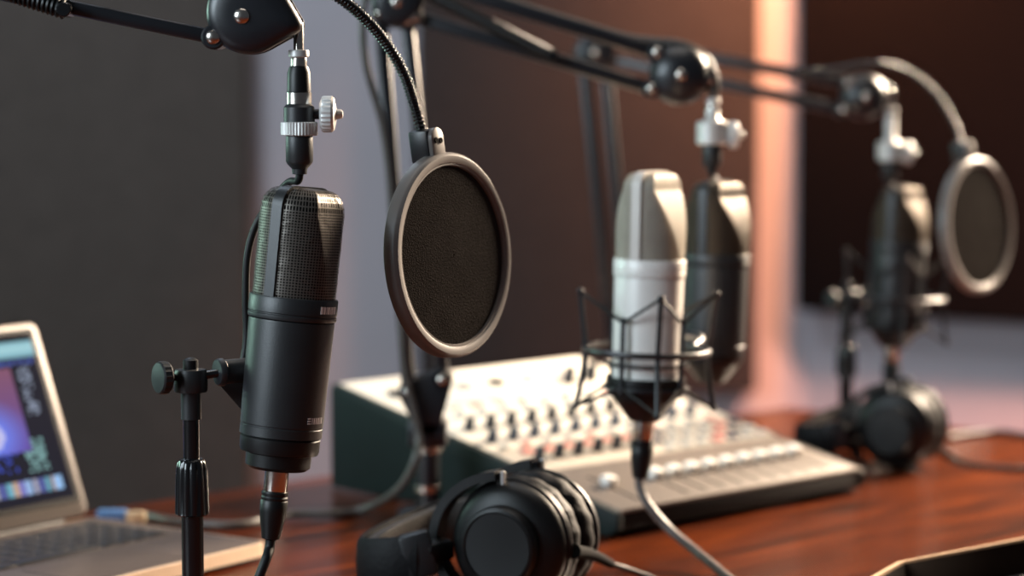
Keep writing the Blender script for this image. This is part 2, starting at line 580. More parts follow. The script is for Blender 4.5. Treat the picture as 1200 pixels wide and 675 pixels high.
def hanger(root, p, white, dz=0, knob_dir=V((1, 0, 0))):
    "the metal adaptor hanging from the tip of an arm; p is the tail bolt"
    k = .000519
    def L(name, prof, m, seg=28):
        MB().lathe([(r * k, -z * k) for r, z in prof], seg, MX.Translation(p)).build(name, m, root, True)
    L('pin', [(5.5, -4), (6, -2), (6, 30), (9, 34), (9.5, 40), (9.5, 47), (6, 48)], M['chrome'])
    L('collar', [(6, 27), (11.5, 27.5), (12, 29), (12, 35), (11, 36), (6, 36)], M['silver'])
    if not white:
        L('socket', [(8, 45), (11, 46.5), (13.5, 54), (14, 76), (13, 77), (8, 77)], M['plastic'])
        L('band', [(10, 76.5), (14.7, 77), (14.7, 90), (10, 90.5)], M['chrome'])
        L('clamp_body', [(10, 90), (15, 90.5), (18, 94), (18.3, 112), (10, 113)], M['satin'])
        kr = MB()
        n = 72
        rings = []
        for z in (111, 112, 126, 127):
            rr = 19.5 if z in (111, 127) else 21
            rings.append([p + V(((rr + (.45 if j % 2 else -.45)) * k * math.cos(2 * math.pi * j / n), (rr + (.45 if j % 2 else -.45)) * k * math.sin(2 * math.pi * j / n), -z * k)) for j in range(n)])
        kr.grid(rings)
        kr.build('knurled_ring', M['silver'], root, True, angle=20)
        L('barrel', [(10, 126), (15.5, 127), (16, 129), (16, 157), (14.5, 160), (9, 166), (8.5, 172), (4, 172.5)], M['satin'])
    else:
        L('socket', [(6, 40), (9, 42), (11, 48), (10, 52 + dz + 20), (15, 60 + dz + 20), (12, 64 + dz + 20)], M['silver'])
        L('clamp_body', [(10, 80 + dz), (22, 80.5 + dz), (25, 83 + dz), (25, 114 + dz), (22, 117 + dz), (10, 117 + dz)], M['silver'])
        L('barrel', [(10, 116 + dz), (14.5, 117 + dz), (15, 119 + dz), (15, 147 + dz), (13.5, 150 + dz), (8, 157 + dz), (7, 164 + dz), (4, 164.5 + dz)], M['satin'])
    c = p + V((0, 0, -(102 + dz) * k))
    f = frame(c, knob_dir)
    MB().lathe([(6 * k, 14 * k), (6 * k, 26 * k), (4 * k, 27 * k)], 16, f).build('knob_shaft', M['plastic'], root, True)
    kn = MB()
    n = 48
    rings = []
    for r_, z in ((6, 24), (15, 24.5), (20, 27), (21, 29), (21, 38), (19, 41), (10, 43), (6, 43.5), (5.5, 49), (4, 51), (1, 51.5)):
        w = .5 if r_ >= 20 else 0
        rings.append([f @ V(((r_ + (w if j % 2 else -w)) * k * math.cos(2 * math.pi * j / n), (r_ + (w if j % 2 else -w)) * k * math.sin(2 * math.pi * j / n), z * k)) for j in range(n)])
    kn.grid(rings)
    kn.build('thumb_knob', M['silver'], root, True, angle=30)

def boom(label, base, head, r, lugs, tail, hang_white, elbow, elug_up, elug_low, blug, springs, screw_r, head_screw=None, drop=0, bw=.0115, ball=True):
    t = thing('boom_arm', label, 'microphone arm', base, 'spring boom arms holding the microphones')
    y = head.y
    sc = [(head_screw or head, screw_r, .0175)]
    for lg in lugs:
        sc.append((lg, screw_r * .95, .0133))
    sc.append((tail, screw_r * .9, .0062 if ball else .0115))
    if ball:
        sc[0] = (head_screw or head, screw_r, .0212)
    joint(t, 'head_joint', head, r, lugs, tail, sc, ball=ball)
    ey = elbow.y
    allel = [V((p.x, ey, p.z)) for p in elug_up + elug_low]
    joint(t, 'elbow_joint', elbow, .021, allel, None, [(elbow, screw_r, .0175)] + [(p, screw_r * .95, .0133) for p in allel])
    for a, b in zip(lugs, elug_up):
        MB().bar(a, b, bw, bw, bev=bw * .3).build('upper_bar', M['armblack'], t, True)
    for a, b in zip(elug_low, blug):
        MB().bar(a, b, bw, bw, bev=bw * .3).build('lower_bar', M['armblack'], t, True)
    for p, q in springs:
        MB().helix(p, q, .0052, .0012, .0029).build('spring', M['plastic'], t, True)
        for w_ in (p, q):
            MB().cyl(w_ + V((0, -.010, 0)), w_ + V((0, .010, 0)), .0045, 16, bev=.0006).build('spring_bolt', M['gloss'], t, True)
    # base: forked bracket, turning post and flange
    b0 = (blug[0] + blug[1]) / 2
    br = MB()
    for s in (-1, 1):
        br.bar(V((blug[0].x, b0.y + s * .009, blug[0].z)), V((base.x, b0.y + s * .009, b0.z - .028)), .005, .016)
        br.bar(V((blug[1].x, b0.y + s * .009, blug[1].z)), V((base.x, b0.y + s * .009, b0.z - .028)), .005, .016)
    for s in (-1, 1):
        hp_ = hull(circle_pts((blug[0].x, blug[0].z), .0085) + circle_pts((blug[1].x, blug[1].z), .0085) + circle_pts((base.x, b0.z - .030), .011))
        br.prism(hp_, -.0025, .0025, MX.Translation((0, b0.y + s * .0105, 0)) @ PLANE, .0008)
    br.box(.032, .026, .022, MX.Translation((base.x, base.y, b0.z - .040)), .003)
    for q in blug:
        br.cyl(V((q.x, q.y - .013, q.z)), V((q.x, q.y + .013, q.z)), .008, 20, bev=.001)
    br.build('base_bracket', M['armblack'], t, True)
    for q in blug:
        s = MB()
        screw_head(s, V((q.x, q.y - .013, q.z)), .0045)
        s.build('screw', M['chrome'], t, True)
    zt = b0.z - .050
    MB().cyl(V((base.x, base.y, 0.006)), V((base.x, base.y, zt)), .0095, 24).build('post', M['armblack'], t, True)
    for z in (zt - .004, max(zt * .42, .014)):
        MB().lathe([(.009, -.003), (.0115, -.0025), (.0115, .0025), (.009, .003)], 24, MX.Translation((base.x, base.y, z))).build('post_collar', M['chrome'], t, True)
    MB().lathe([(.024, 0), (.026, .001), (.026, .006), (.022, .009), (.011, .011), (.009, .011)], 32, MX.Translation((base.x, base.y, 0))).build('base_flange', M['armblack'], t, True)
    hanger(t, V((tail.x + .0035, y, tail.z - .001)), hang_white, drop)
    return t

Y1, Y2, Y3 = 1.47, 1.97, 2.40
# near arm, reaching in from beyond the laptop
e1 = V((-.520, Y1, .470))
b1 = V((-.60, Y1, 0))
boom('nearest boom arm, its big domed black joint over the coarse-grilled black microphone', b1,
     P(293, 15, Y1), .0252, [P(263, -10, Y1), P(253, 44, Y1)], P(343, 29, Y1), False,
     e1, [e1 + V((.016, 0, .012)), e1 + V((.014, 0, -.018))], [e1 + V((-.016, 0, -.004)), e1 + V((.000, 0, -.024))],
     [V((-.615, Y1, .10)), V((-.590, Y1, .10))],
     [(P(80, 12, Y1) + V((0, -.006, 0)), P(-150, -62, Y1) + V((0, -.006, 0)))], .0046, head_screw=P(287, 20, Y1), bw=.0088, ball=False)
# middle arm
b2 = V((-.069, 1.97, 0))
boom('middle boom arm standing between headphones and mixer, bars crossing the brown panel', b2,
     P(796, 88, Y2), .0246, [P(769, 62, Y2), P(763, 104, Y2)], P(830, 93, Y2), True,
     P(466, 3, Y2), [P(487, -26, Y2), P(486, 20, Y2)], [P(446, 16, Y2), P(477, 24, Y2)],
     [P(479, 457, Y2), P(519, 443, Y2)],
     [(P(648, 66, Y2) + V((0, -.007, 0)), P(500, -8, Y2) + V((0, -.007, 0)))], .0045, drop=-17)
# far arm
Yb = 2.47
b3 = V((P(728, 400, Yb).x, Yb, 0))
boom('farthest boom arm, its bars passing in front of the pink-lit wall strip', b3,
     P(1012, 113, Y3), .0228, [P(993, 97, Y3), P(987, 129, Y3)], P(1040, 108, Y3), True,
     P(697, 62, Yb), [P(712, 46, Yb), P(708, 68, Yb)], [P(683, 62, Yb), P(709, 72, Yb)],
     [P(720, 425, Yb), P(740, 425, Yb)], [], .0042, drop=12)

# ------------------------------------------------------------------ pop filters
def make_pop(label, c, n, gooseneck, clamp_at, Rr=.066, gr=.0035, cl=.024):
    m = frame(c, n, (0, 0, 1))                   # local x points up the hoop
    t = thing('pop_filter', label, 'pop filter', m, 'round pop filters on goosenecks')
    ri, th = Rr * .885, .0105
    MB().lathe([(ri, -th / 2), (Rr - .0012, -th / 2), (Rr, -th / 2 + .0012), (Rr, th / 2 - .0025), (Rr - .0008, th / 2 - .0012), (Rr - .0022, th / 2),
                (ri + .0030, th / 2), (ri + .0012, th / 2 - .0005), (ri, th / 2 - .002)], 96, loop=True).build('hoop', M['popring'], t)
    MB().lathe([(ri + .0012, .0022), (ri * .9, .0026), (ri * .5, .0030), (.0005, .0032), (.0005, .0012), (ri * .5, .0012), (ri + .0012, .0010)], 96).build('mesh_screen', M['popmesh'], t)
    MB().lathe([(ri - .0012, .0018), (ri + .0004, .0018), (ri + .0004, .0040), (ri - .0006, .0040)], 96, loop=True).build('inner_lip', M['popring'], t)
    RB = MX.Rotation(R(7.5), 4, 'Z')
    br = MB()
    br.box(.021, .0150, .0150, RB @ MX.Translation((Rr + .0055, 0, -.0075)), .0018)
    br.build('bracket', M['armblack'], t)
    fp = [(Rr - .004, -.0068), (Rr + .010, -.0068)] + [(Rr + .010 + .0068 * math.sin(R(a)), -.0068 * math.cos(R(a))) for a in range(20, 180, 20)] + [(Rr + .010, .0068), (Rr - .004, .0068)]
    MB().prism(fp, -.0002, .0030, RB, .0005).build('bracket_plate', M['popring'], t)
    for dx, dy in ((0, -.0027), (.0010, .0024)):
        s = MB()
        s.lathe([(.0019, 0), (.0019, .0006), (.0012, .0008), (0, .0004)], 12, RB @ MX.Translation((Rr + .008 + dx, dy, .0030)))
        s.build('bracket_screw', M['matt'], t)
    p = [m @ RB @ V((Rr + .008, 0, -.0085)), m @ RB @ V((Rr + .018, 0, -.0090))] + gooseneck
    MB().tube(p, .0037, 14, 60, lambda L, f: gr + .00055 * math.sin(L / .0024 * 2 * math.pi)).build('gooseneck', M['gloss'], t, True, angle=80)
    MB().box(cl, cl, cl, MX.Translation(clamp_at), .003).build('clamp', M['armblack'], t, True)
    return t

az, el = R(57), R(4)
nrm = V((math.sin(az) * math.cos(el), -math.cos(az) * math.cos(el), math.sin(el)))
Yp = 1.55
gn = [P(486, 124, Yp), P(474, 88, 1.545), P(454, 53, 1.54), P(426, 20, 1.53), P(390, -8, 1.52), P(330, -42, 1.51), P(230, -64, 1.49), P(150, -40, 1.475), P(140, -28, 1.47)]
make_pop('large sharp pop filter beside the coarse-grilled black microphone', P(527, 299, Yp), nrm, gn, P(140, -28, Y1))
Yq = 2.33
az = R(50)
nrm = V((math.sin(az) * math.cos(el), -math.cos(az) * math.cos(el), math.sin(el)))
gn = [P(1121, 150, Yq), P(1103, 118, Yq), P(1080, 93, Yq), P(1050, 78, Yq), P(1015, 75, 2.34), P(975, 82, 2.37), P(930, 84, 2.40)]
make_pop('blurred pop filter hanging in front of the darkest wall panel', P(1145, 264, Yq), nrm, gn, P(930, 86, 2.405), .0655, .0027, .013)

# ------------------------------------------------------------------ shock mounts
def make_shock(label, m, arm=None):
    "local z follows the microphone; origin at the level of the outer ring"
    t = thing('shock_mount', label, 'shock mount', m, 'wire shock mounts round the microphones')
    Ro = .0465
    MB().torus(Ro, .0024, None, 64, 10).build('outer_ring', M['armblack'], t)
    tips = []
    for k in range(4):
        a = R(-84 + 90 * k)
        c, s = math.cos(a), math.sin(a)
        up = V((c * (Ro + .005), s * (Ro + .005), .043))
        dn = V((c * (Ro + .006), s * (Ro + .006), -.043))
        mid = V((c * Ro, s * Ro, 0))
        pm = MB()
        pm.tube([up, V((c * (Ro + .0025), s * (Ro + .0025), .022)), mid, V((c * (Ro + .002), s * (Ro + .002), -.022)), dn], .0020, 10, 8)
        for q in (up, dn):
            pm.lathe([(0, -.0028), (.0020, -.0022), (.0029, 0), (.0020, .0022), (0, .0028)], 12, MX.Translation(q))
        pm.build('post', M['armblack'], t)
        tips.append((a, up, dn))
    Rc = .0315
    cg = MB()
    for z in (-.010, -.028):
        cg.torus(Rc, .0014, MX.Translation((0, 0, z)), 48, 8)
    for k in range(4):
        a = R(-84 + 45 + 90 * k)
        cg.tube([V((Rc * math.cos(a), Rc * math.sin(a), .026)), V((Rc * math.cos(a), Rc * math.sin(a), -.031))], .0019, 10, 1)
    cg.build('inner_cage', M['armblack'], t)
    for k in range(4):
        a, up, dn = tips[k]
        for tip, z in ((up, .022), (dn, -.026)):
            ends = [V((Rc * math.cos(a + s_ * R(45)), Rc * math.sin(a + s_ * R(45)), z)) for s_ in (-1, 1)]
            MB().tube([ends[0], tip, ends[1]], .0013, 8, 1).build('elastic_cord', M['rubber'], t)
    cup = MB()
    cup.lathe([(.0258, -.020), (.0300, -.020), (.0305, -.026), (.0280, -.034), (.0262, -.034), (.0255, -.030)], 40, None, loop=True)
    for k in range(4):
        a = R(-84 + 45 + 90 * k)
        cup.cyl(V((.028 * math.cos(a), .028 * math.sin(a), -.026)), V((.032 * math.cos(a), .032 * math.sin(a), -.026)), .003, 12)
    cup.build('base_cup', M['plastic'], t)
    if arm:
        am = MB()
        am.tube(arm, .0034, 12, 6)
        am.build('mounting_arm', M['armblack'], t, True)
    return t

sm1 = mw @ MX.Translation((0, 0, .0535)) @ MX.Rotation(R(29), 4, 'Z')
ringc = sm1.translation
q = V((.044, .030, 0))
make_shock('wire shock mount gripping the pale microphone over the mixer corner', sm1,
           [sm1 @ V((.037, .029, 0)), sm1 @ V((.046, .060, .004)), m2 @ V((0, 0, .040)) + V((-.025, -.008, 0))])
sm3 = m3 @ MX.Translation((0, 0, .050)) @ MX.Rotation(R(25), 4, 'Z')
make_shock('blurred wire shock mount on the far microphone under the darkest panel', sm3)

# ------------------------------------------------------------------ microphone stands
def make_stand(label, px, Y, yb, ycl, grip, s, reach, has_swivel):
    base = P(px, 300, Y)
    x, y = base.x, Y
    t = thing('microphone_stand', label, 'microphone stand', (x, y, 0), 'short upright microphone stands')
    Z = lambda py: P(px, py, Y).z
    at = MX.Translation((x, y, 0))
    def L(name, prof, m, seg=32):
        return MB().lathe([(r_ * s, z) for r_, z in prof], seg, at).build(name, m, t, True)
    L('base', [(88, 0), (92, .002), (92, .008), (86, .012), (20, .016), (14, .020), (10, .020)], M['plastic'], 64)
    zg0, zg1 = Z(grip[1]), Z(grip[0])
    L('lower_tube', [(13, .018), (13, zg0 + .004)], M['gloss'])
    L('upper_tube', [(9.5, zg0), (9.5, Z(ycl + 12))], M['gloss'])
    g = MB()
    n = 72
    rings = []
    H = zg1 - zg0
    for f, rr in ((0, 18.5), (.02, 20), (.06, 20.3), (.55, 19.5), (.82, 18.5), (.93, 17), (.97, 15), (1.0, 12)):
        ring = []
        for j in range(n):
            a = 2 * math.pi * j / n
            d = 1.4 * max(0, math.cos(a * 12)) if .05 < f < .95 else 0
            ring.append(V((x + (rr - d) * s * math.cos(a), y + (rr - d) * s * math.sin(a), zg0 + H * f)))
        rings.append(ring)
    g.grid(rings)
    g.build('grip_collar', M['gloss'], t, True)
    L('sleeve', [(9, Z(ycl + 46)), (12, Z(ycl + 45)), (12, Z(ycl + 10)), (9, Z(ycl + 9))], M['satin'])
    L('clamp_ring', [(10, Z(ycl + 14)), (19, Z(ycl + 13)), (20, Z(ycl + 10)), (20, Z(ycl - 9)), (18, Z(ycl - 13)), (10, Z(ycl - 14))], M['satin'])
    L('top_peg', [(9, Z(ycl - 12)), (9, Z(ycl - 24)), (6, Z(ycl - 26)), (3, Z(ycl - 27))], M['plastic'])
    # friction knob on the side
    kp = V((x - 14 * s, y - .004, Z(ycl - 5)))
    kd = V((-.82, -.55, .03)).normalized()
    f = frame(kp, kd)
    MB().lathe([(4 * s, 0), (4 * s, 18 * s)], 14, f).build('knob_shaft', M['plastic'], t, True)
    kn = MB()
    n = 40
    rings = []
    for rr, z in ((8, 12), (17, 13), (19, 15), (19, 24), (17.5, 26), (10, 26.6), (2, 27)):
        w = .5 if rr > 18 else 0
        rings.append([f @ V(((rr + (w if j % 2 else -w)) * s * math.cos(2 * math.pi * j / n), (rr + (w if j % 2 else -w)) * s * math.sin(2 * math.pi * j / n), z * s)) for j in range(n)])
    kn.grid(rings)
    kn.build('friction_knob', M['satin'], t, True)
    # swivel arm to the microphone
    p0 = V((x + 16 * s, y, Z(ycl - 6)))
    p1 = V((x + 36 * s, y + .002, Z(ycl - 9)))
    MB().cyl(p0, p1, 5 * s, 14).build('swivel_rod', M['gloss'], t, True)
    MB().lathe([(8 * s, 0), (15 * s, .5 * s), (16.5 * s, 3 * s), (16.5 * s, 8 * s), (14.5 * s, 10 * s), (14.5 * s, 44 * s), (12 * s, 46 * s)], 32, frame(p1 - V((6 * s, 0, 0)), V((.86, .5, .02)))).build('swivel_barrel', M['satin'], t, True)
    if has_swivel:
        gp = [p1 + V((-10 * s, .004, -4 * s)), p1 + V((-6 * s, .004, -20 * s)), p1 + V((34 * s, .016, -66 * s)), p1 + V((58 * s, .016, -70 * s)), p1 + V((66 * s, .016, -50 * s)), p1 + V((64 * s, .016, 6 * s)), p1 + V((24 * s, .010, 6 * s))]
        fr = MX(((1, 0, 0, 0), (0, 0, 1, 0), (0, 1, 0, 0), (0, 0, 0, 1)))
        MB().prism([(q.x, q.z) for q in gp], y + .018, y + .026, fr, .001).build('bracket', M['satin'], t, True)
    else:
        MB().tube([p1 + V((10 * s, .004, 0)), (p1 + reach) / 2 + V((0, .004, 0)), reach], .004, 12, 6).build('bracket', M['satin'], t, True)
    return t

S1 = .000519
make_stand('slim black stand with fluted grip beside the laptop', 222, 1.47, 784, 446, (537, 603), S1, None, True)
make_stand('blurred black stand rising behind the far headphones', 993, 2.40, 530, 356, (404, 440), S1, sm3 @ V((-.044, .016, 0)), False)

# ------------------------------------------------------------------ cables
def plug_cable(name, label, m, cord_pts, cord_r, cordm, group='cables with long round plugs'):
    "m: plug axis, z pointing away from the microphone"
    t = thing(name, label, 'cable', m, None)
    MB().lathe([(.0060, -.001), (.0074, -.001), (.0074, .0145), (.0070, .0155), (.0060, .0155)], 32, None, loop=True).build('plug_shell', M['chrome'], t)
    MB().lathe([(.003, .002), (.0058, .002), (.0058, .0155), (.0082, .0155), (.0084, .0165), (.0079, .0180), (.0084, .0190), (.0080, .0205), (.0086, .0215), (.0083, .028), (.0072, .036), (.0062, .041), (.0056, .0445), (.0032, .0455)], 32).build('plug_boot', M['plastic'], t)
    wp = [m @ V((0, 0, .040)), m @ V((0, 0, .050))] + cord_pts
    MB().tube(wp, cord_r, 12, 14).build('cord', cordm, t, True)
    return t

ax = (m1.to_3x3() @ V((0, 0, -1))).normalized()
pm1 = frame(m1 @ V((0, 0, .0012)), ax)
plug_cable('microphone_cable', 'black cable hanging from the nearest microphone by its stand', pm1,
           [P(312, 655, 1.463), P(303, 678, 1.46), P(285, 730, 1.46), V((-.140, 1.41, .0060)), V((-.12, 1.37, .0040)), V((-.08, 1.32, .0040)), V((-.02, 1.30, .004))], .0031, M['rubber'])
ax = (mw.to_3x3() @ V((0, 0, -1))).normalized()
pmw = frame(mw @ V((0, 0, .0012)), (ax + V((-.04, 0, 0))).normalized())
plug_cable('microphone_cable', 'grey cable hanging from the pale microphone onto the table', pmw,
           [P(760, 592, 1.795), P(786, 622, 1.785), P(820, 650, 1.76), T(852, 676, .0045), T(890, 706, .0045), T(960, 735, .0045)], .0034, M['cablegrey'])
ax = (m3.to_3x3() @ V((0, 0, -1))).normalized()
pm3 = frame(m3 @ V((0, 0, .0012)), ax)
plug_cable('microphone_cable', 'blurred dark cable dropping from the far microphone behind the headphones', pm3,
           [P(1046, 470, 2.37), P(1050, 490, 2.38), T(1060, 515, .004), T(1100, 511, .004)], .0033, M['rubber'])

def cord(name, label, pts, r, m, k=10):
    pts = [V(p) for p in pts]
    return tag(MB().tube(pts, r, 12, k).build(name, m, None, loc=pts[0]), label, 'cable')

# loop from the near arm's adaptor to the back of the microphone
hb = V((P(343, 29, Y1).x + .0035, Y1, P(343, 29, Y1).z - .001 - 172 * .000519))
cord('looped_cable', 'thin black cable looping behind the nearest microphone from its arm',
     [hb + V((0, 0, .003)), hb + V((-.001, .002, -.004)), P(338, 214, 1.490), P(318, 236, 1.505), P(300, 264, 1.508), P(290, 300, 1.508), P(288, 350, 1.508), P(289, 395, 1.508), P(284, 430, 1.506), P(279, 448, 1.503)], .0024, M['rubber'])
cord('hanging_cable', 'long cable along the middle boom arm and across the table to the laptop',
     [P(838, 112, Y2 - .003), P(838, 92, Y2 - .004), P(827, 68, Y2 - .004), P(800, 52, Y2 - .004), P(765, 48, Y2 - .003), P(735, 44, Y2 - .002), P(680, 28, Y2 - .001), P(600, 3, Y2 - .001), P(520, -28, Y2), P(460, -38, Y2 - .02),
      P(432, -10, Y2 - .02), P(425, 30, Y2 - .02), P(430, 80, Y2 - .02), P(449, 150, Y2 - .018), P(460, 240, Y2 - .018), P(468, 340, Y2 - .018), P(474, 430, Y2 - .02), P(490, 505, Y2 - .022), P(486, 540, Y2 - .03), P(465, 575, 1.95), T(425, 597, .005), T(385, 602, .004), T(340, 603, .004),
      T(287, 614, .004), T(249, 615, .004), T(200, 610, .004), T(172, 604, .004)], .0033, M['cablemid'])
cord('short_cable', 'short black cable joining the middle arm to the bronze-grilled microphone',
     [V((P(830, 93, Y2).x + .0035, Y2, P(830, 93, Y2).z - .001 - 147 * .000519)), P(836, 208, Y2 + .006), P(842, 214, Y2 + .02), P(845, 235, Y2 + .028), P(842, 300, Y2 + .030)], .0024, M['rubber'])
cord('short_cable', 'short black cable joining the farthest arm to its microphone',
     [V((P(1040, 108, Y3).x + .0035, Y3, P(1040, 108, Y3).z - .001 - 176 * .000519)), P(1044, 216, Y3 - .002), P(1050, 226, Y3 + .005), P(1052, 250, Y3 + .004)], .0024, M['rubber'])

# ------------------------------------------------------------------ laptop
ax_ = V((-.57, -.8216, 0)).normalized()
by = V((.8216, -.57, 0)).normalized()
lm = MX((ax_, by, V((0, 0, 1)))).transposed().to_4x4()
lm.translation = V((-.337, 1.906, 0))
lap = thing('laptop', 'open warm-grey laptop with lit screen at the table edge', 'laptop', lm)
LW, LD = .262, .186
def rrect(x0, y0, x1, y1, r, n=5):
    pts = []
    for cx, cy, a0 in ((x1 - r, y1 - r, 0), (x0 + r, y1 - r, 90), (x0 + r, y0 + r, 180), (x1 - r, y0 + r, 270)):
        for i in range(n + 1):
            a = R(a0 + 90 * i / n)
            pts.append((cx + r * math.cos(a), cy + r * math.sin(a)))
    return pts
MB().prism(rrect(0, 0, LW, LD, .009), .002, .0135, None, .0012).build('deck', M['alu'], lap)
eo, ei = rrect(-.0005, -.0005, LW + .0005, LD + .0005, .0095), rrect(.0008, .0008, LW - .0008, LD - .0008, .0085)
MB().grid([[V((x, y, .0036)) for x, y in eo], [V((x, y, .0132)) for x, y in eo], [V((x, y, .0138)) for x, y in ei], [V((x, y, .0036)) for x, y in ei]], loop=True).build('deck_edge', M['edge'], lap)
for fx in (.03, LW - .03):
    for fy in (.03, LD - .03):
        MB().lathe([(.006, 0), (.006, .0025)], 16, MX.Translation((fx, fy, 0))).build('foot', M['rubber'], lap)
MB().prism(rrect(.018, .020, LW - .018, .104, .003), .0130, .0140, None).build('keyboard_well', M['well'], lap)
kx0, kx1 = .020, LW - .020
for row in range(5):
    y0 = .0225 + row * .0163
    if row < 4:
        n = 13
        w = (kx1 - kx0) / n
        cells = [(kx0 + i * w, w) for i in range(n)]
    else:
        w = (kx1 - kx0) / 13
        cells = [(kx0, w), (kx0 + w, w), (kx0 + 2 * w, w), (kx0 + 3 * w, w), (kx0 + 4 * w, 5 * w), (kx0 + 9 * w, w), (kx0 + 10 * w, w), (kx0 + 11 * w, w), (kx0 + 12 * w, w)]
    for cx, cw in cells:
        MB().box(cw - .0024, .0135, .0016, MX.Translation((cx + cw / 2, y0 + .0075, .0147)), .0006).build('key', M['key'], lap)
MB().prism(rrect(LW / 2 - .052, .112, LW / 2 + .052, .178, .004), .0132, .0139, None).build('trackpad', M['alu'], lap)
tilt = R(21)
lid = MX.Translation((0, .001, .0145)) @ MX(((1, 0, 0, 0), (0, -math.sin(tilt), math.cos(tilt), 0), (0, math.cos(tilt), math.sin(tilt), 0), (0, 0, 0, 1)))
# lid local: x along the hinge, y up the lid, z towards the user
LH = .163
MB().prism(rrect(0, .002, LW, LH, .008), -.006, 0, lid, .001).build('lid', M['lidalu'], lap)
MB().cyl(V((.03, -.001, .0125)), V((LW - .03, -.001, .0125)), .0045, 16).build('hinge', M['plastic'], lap)
MB().prism(rrect(.006, .013, LW - .006, LH - .005, .004), 0, .0006, lid).build('bezel', M['gloss'], lap)
# the picture on the display: a mesh of small coloured cells
def hexl(r, g, b):
    return lin((r, g, b))
def mix(a, b, t):
    t = max(0, min(1, t))
    return tuple(x + (y - x) * t for x, y in zip(a, b))
def screen_col(s, t, rnd):
    bg = (26, 27, 40)
    if .035 < t < .135:
        return mix((170, 214, 222), (120, 170, 185), abs(t - .085) / .05)
    if t < .035:
        return (20, 22, 30)
    if .155 < t < .185 and .02 < s < .30:
        return (70, 90, 170) if rnd.random() < .5 else (40, 48, 80)
    if .20 < t < .70 and .125 < s < .62:
        x, y = (s - .33) / .24, (t - .58) / .26
        d = math.hypot(x, y)
        base = mix((130, 84, 108), (96, 70, 150), (t - .2) / .5)
        if d < .16:
            return (60, 22, 24)
        if d < .28:
            return (232, 120, 70)
        if d < .42:
            return (190, 190, 235)
        if d < .95:
            return mix((110, 130, 235), base, (d - .42) / .53)
        return base
    if .20 < t < .48 and .045 < s < .10:
        return (130, 140, 160) if rnd.random() < .45 else bg
    if .62 < t < .82 and .07 < s < .16:
        return (120, 160, 160) if rnd.random() < .5 else bg
    if .70 < t < .80 and s > .2:
        return (60, 80, 190) if rnd.random() < .2 else bg
    if .865 < t < .945 and s > .035:
        if .035 < s < .07:
            return (150, 190, 235)
        k = int(s / .028)
        pal = [(150, 180, 220), (120, 120, 190), (190, 160, 140), (110, 170, 190), (90, 100, 170), (170, 170, 190)]
        return pal[(k * 7) % 6] if (s / .028) % 1 > .25 else (60, 66, 100)
    return bg
def build_screen():
    rnd = random.Random(3)
    x0, x1, y0, y1 = .011, LW - .011, .018, LH - .009
    nx, ny = 110, 72
    bm = bmesh.new()
    vs = [[bm.verts.new(lid @ V((x0 + (x1 - x0) * i / nx, y0 + (y1 - y0) * j / ny, .0009))) for i in range(nx + 1)] for j in range(ny + 1)]
    cl = bm.loops.layers.float_color.new('display')
    for j in range(ny):
        for i in range(nx):
            f = bm.faces.new((vs[j][i], vs[j][i + 1], vs[j + 1][i + 1], vs[j + 1][i]))
            c = lin(screen_col((i + .5) / nx, 1 - (j + .5) / ny, rnd))
            for l in f.loops:
                l[cl] = c + (1,)
    me = bpy.data.meshes.new('screen')
    bm.to_mesh(me)
    bm.free()
    o = bpy.data.objects.new('screen', me)
    C.objects.link(o)
    o.parent = lap
    m = bpy.data.materials.new('lit_display')
    m.use_nodes = True
    nt = m.node_tree
    b = nt.nodes['Principled BSDF']
    a = nt.nodes.new('ShaderNodeVertexColor')
    a.layer_name = 'display'
    nt.links.new(a.outputs['Color'], b.inputs['Emission Color'])
    b.inputs['Emission Strength'].default_value = 1.0
    b.inputs['Base Color'].default_value = (.005, .005, .006, 1)
    b.inputs['Roughness'].default_value = .3
    b.inputs['Specular IOR Level'].default_value = .06
    b.inputs['IOR'].default_value = 1.1
    me.materials.append(m)
build_screen()
# plug at the laptop's far corner
um = frame(V((-.327, 1.948, .004)), (.35, .94, 0), (0, 0, 1))
p_a, p_b = T(114, 606, .007), T(172, 606, .007)
um = frame(p_a, p_b - p_a, (0, 0, 1))
usb = thing('plug_adaptor', 'small blue and tan plug lying behind the laptop hinge', 'plug', um)
MB().box(.012, .014, .024, MX.Translation((0, 0, .012)), .002).build('plug_body', M['blue'], usb)
MB().box(.009, .011, .016, MX.Translation((0, 0, .031)), .001).build('plug_collar', M['tan'], usb)

# ------------------------------------------------------------------ mixer
ex = V((.7138, .7004, 0)).normalized()
ey = V((-ex.y, ex.x, 0))
mm = MX((ex, ey, V((0, 0, 1)))).transposed().to_4x4()
mm.translation = V((.082, 1.881, 0))
mix_ = thing('mixing_console', 'audio mixing console with white faders and a cream knob panel', 'mixer', mm)
MW_, MD_ = .318, .346
zf, zb_ = .020, .092
SIDE = MX(((0, 0, 1, 0), (1, 0, 0, 0), (0, 1, 0, 0), (0, 0, 0, 1)))   # polygon (y, z) extruded along x
def zs(v):
    return zf + (zb_ - zf) * v / MD_
prof = [(.006, .003), (0, .006), (0, zf - .001), (.002, zf), (MD_ - .004, zb_), (MD_, zb_ - .004), (MD_, .003)]
MB().prism(prof, .006, MW_ - .006, SIDE, .001).build('chassis', M['chassis'], mix_)
sp = [(.010, .001), (-.001, .007), (-.001, zf - .001), (.003, zf + .0015), (MD_ - .002, zb_ + .0015), (MD_ + .001, zb_ - .004), (MD_ + .001, .001)]
MB().prism(sp, 0, .007, SIDE, .001).build('side_panel', M['green'], mix_)
MB().prism(sp, MW_ - .007, MW_, SIDE, .001).build('side_panel', M['chassis'], mix_)
for fx in (.03, MW_ - .03):
    for fy in (.04, MD_ - .04):
        MB().lathe([(.009, 0), (.009, .004)], 16, MX.Translation((fx, fy, 0))).build('foot', M['rubber'], mix_)
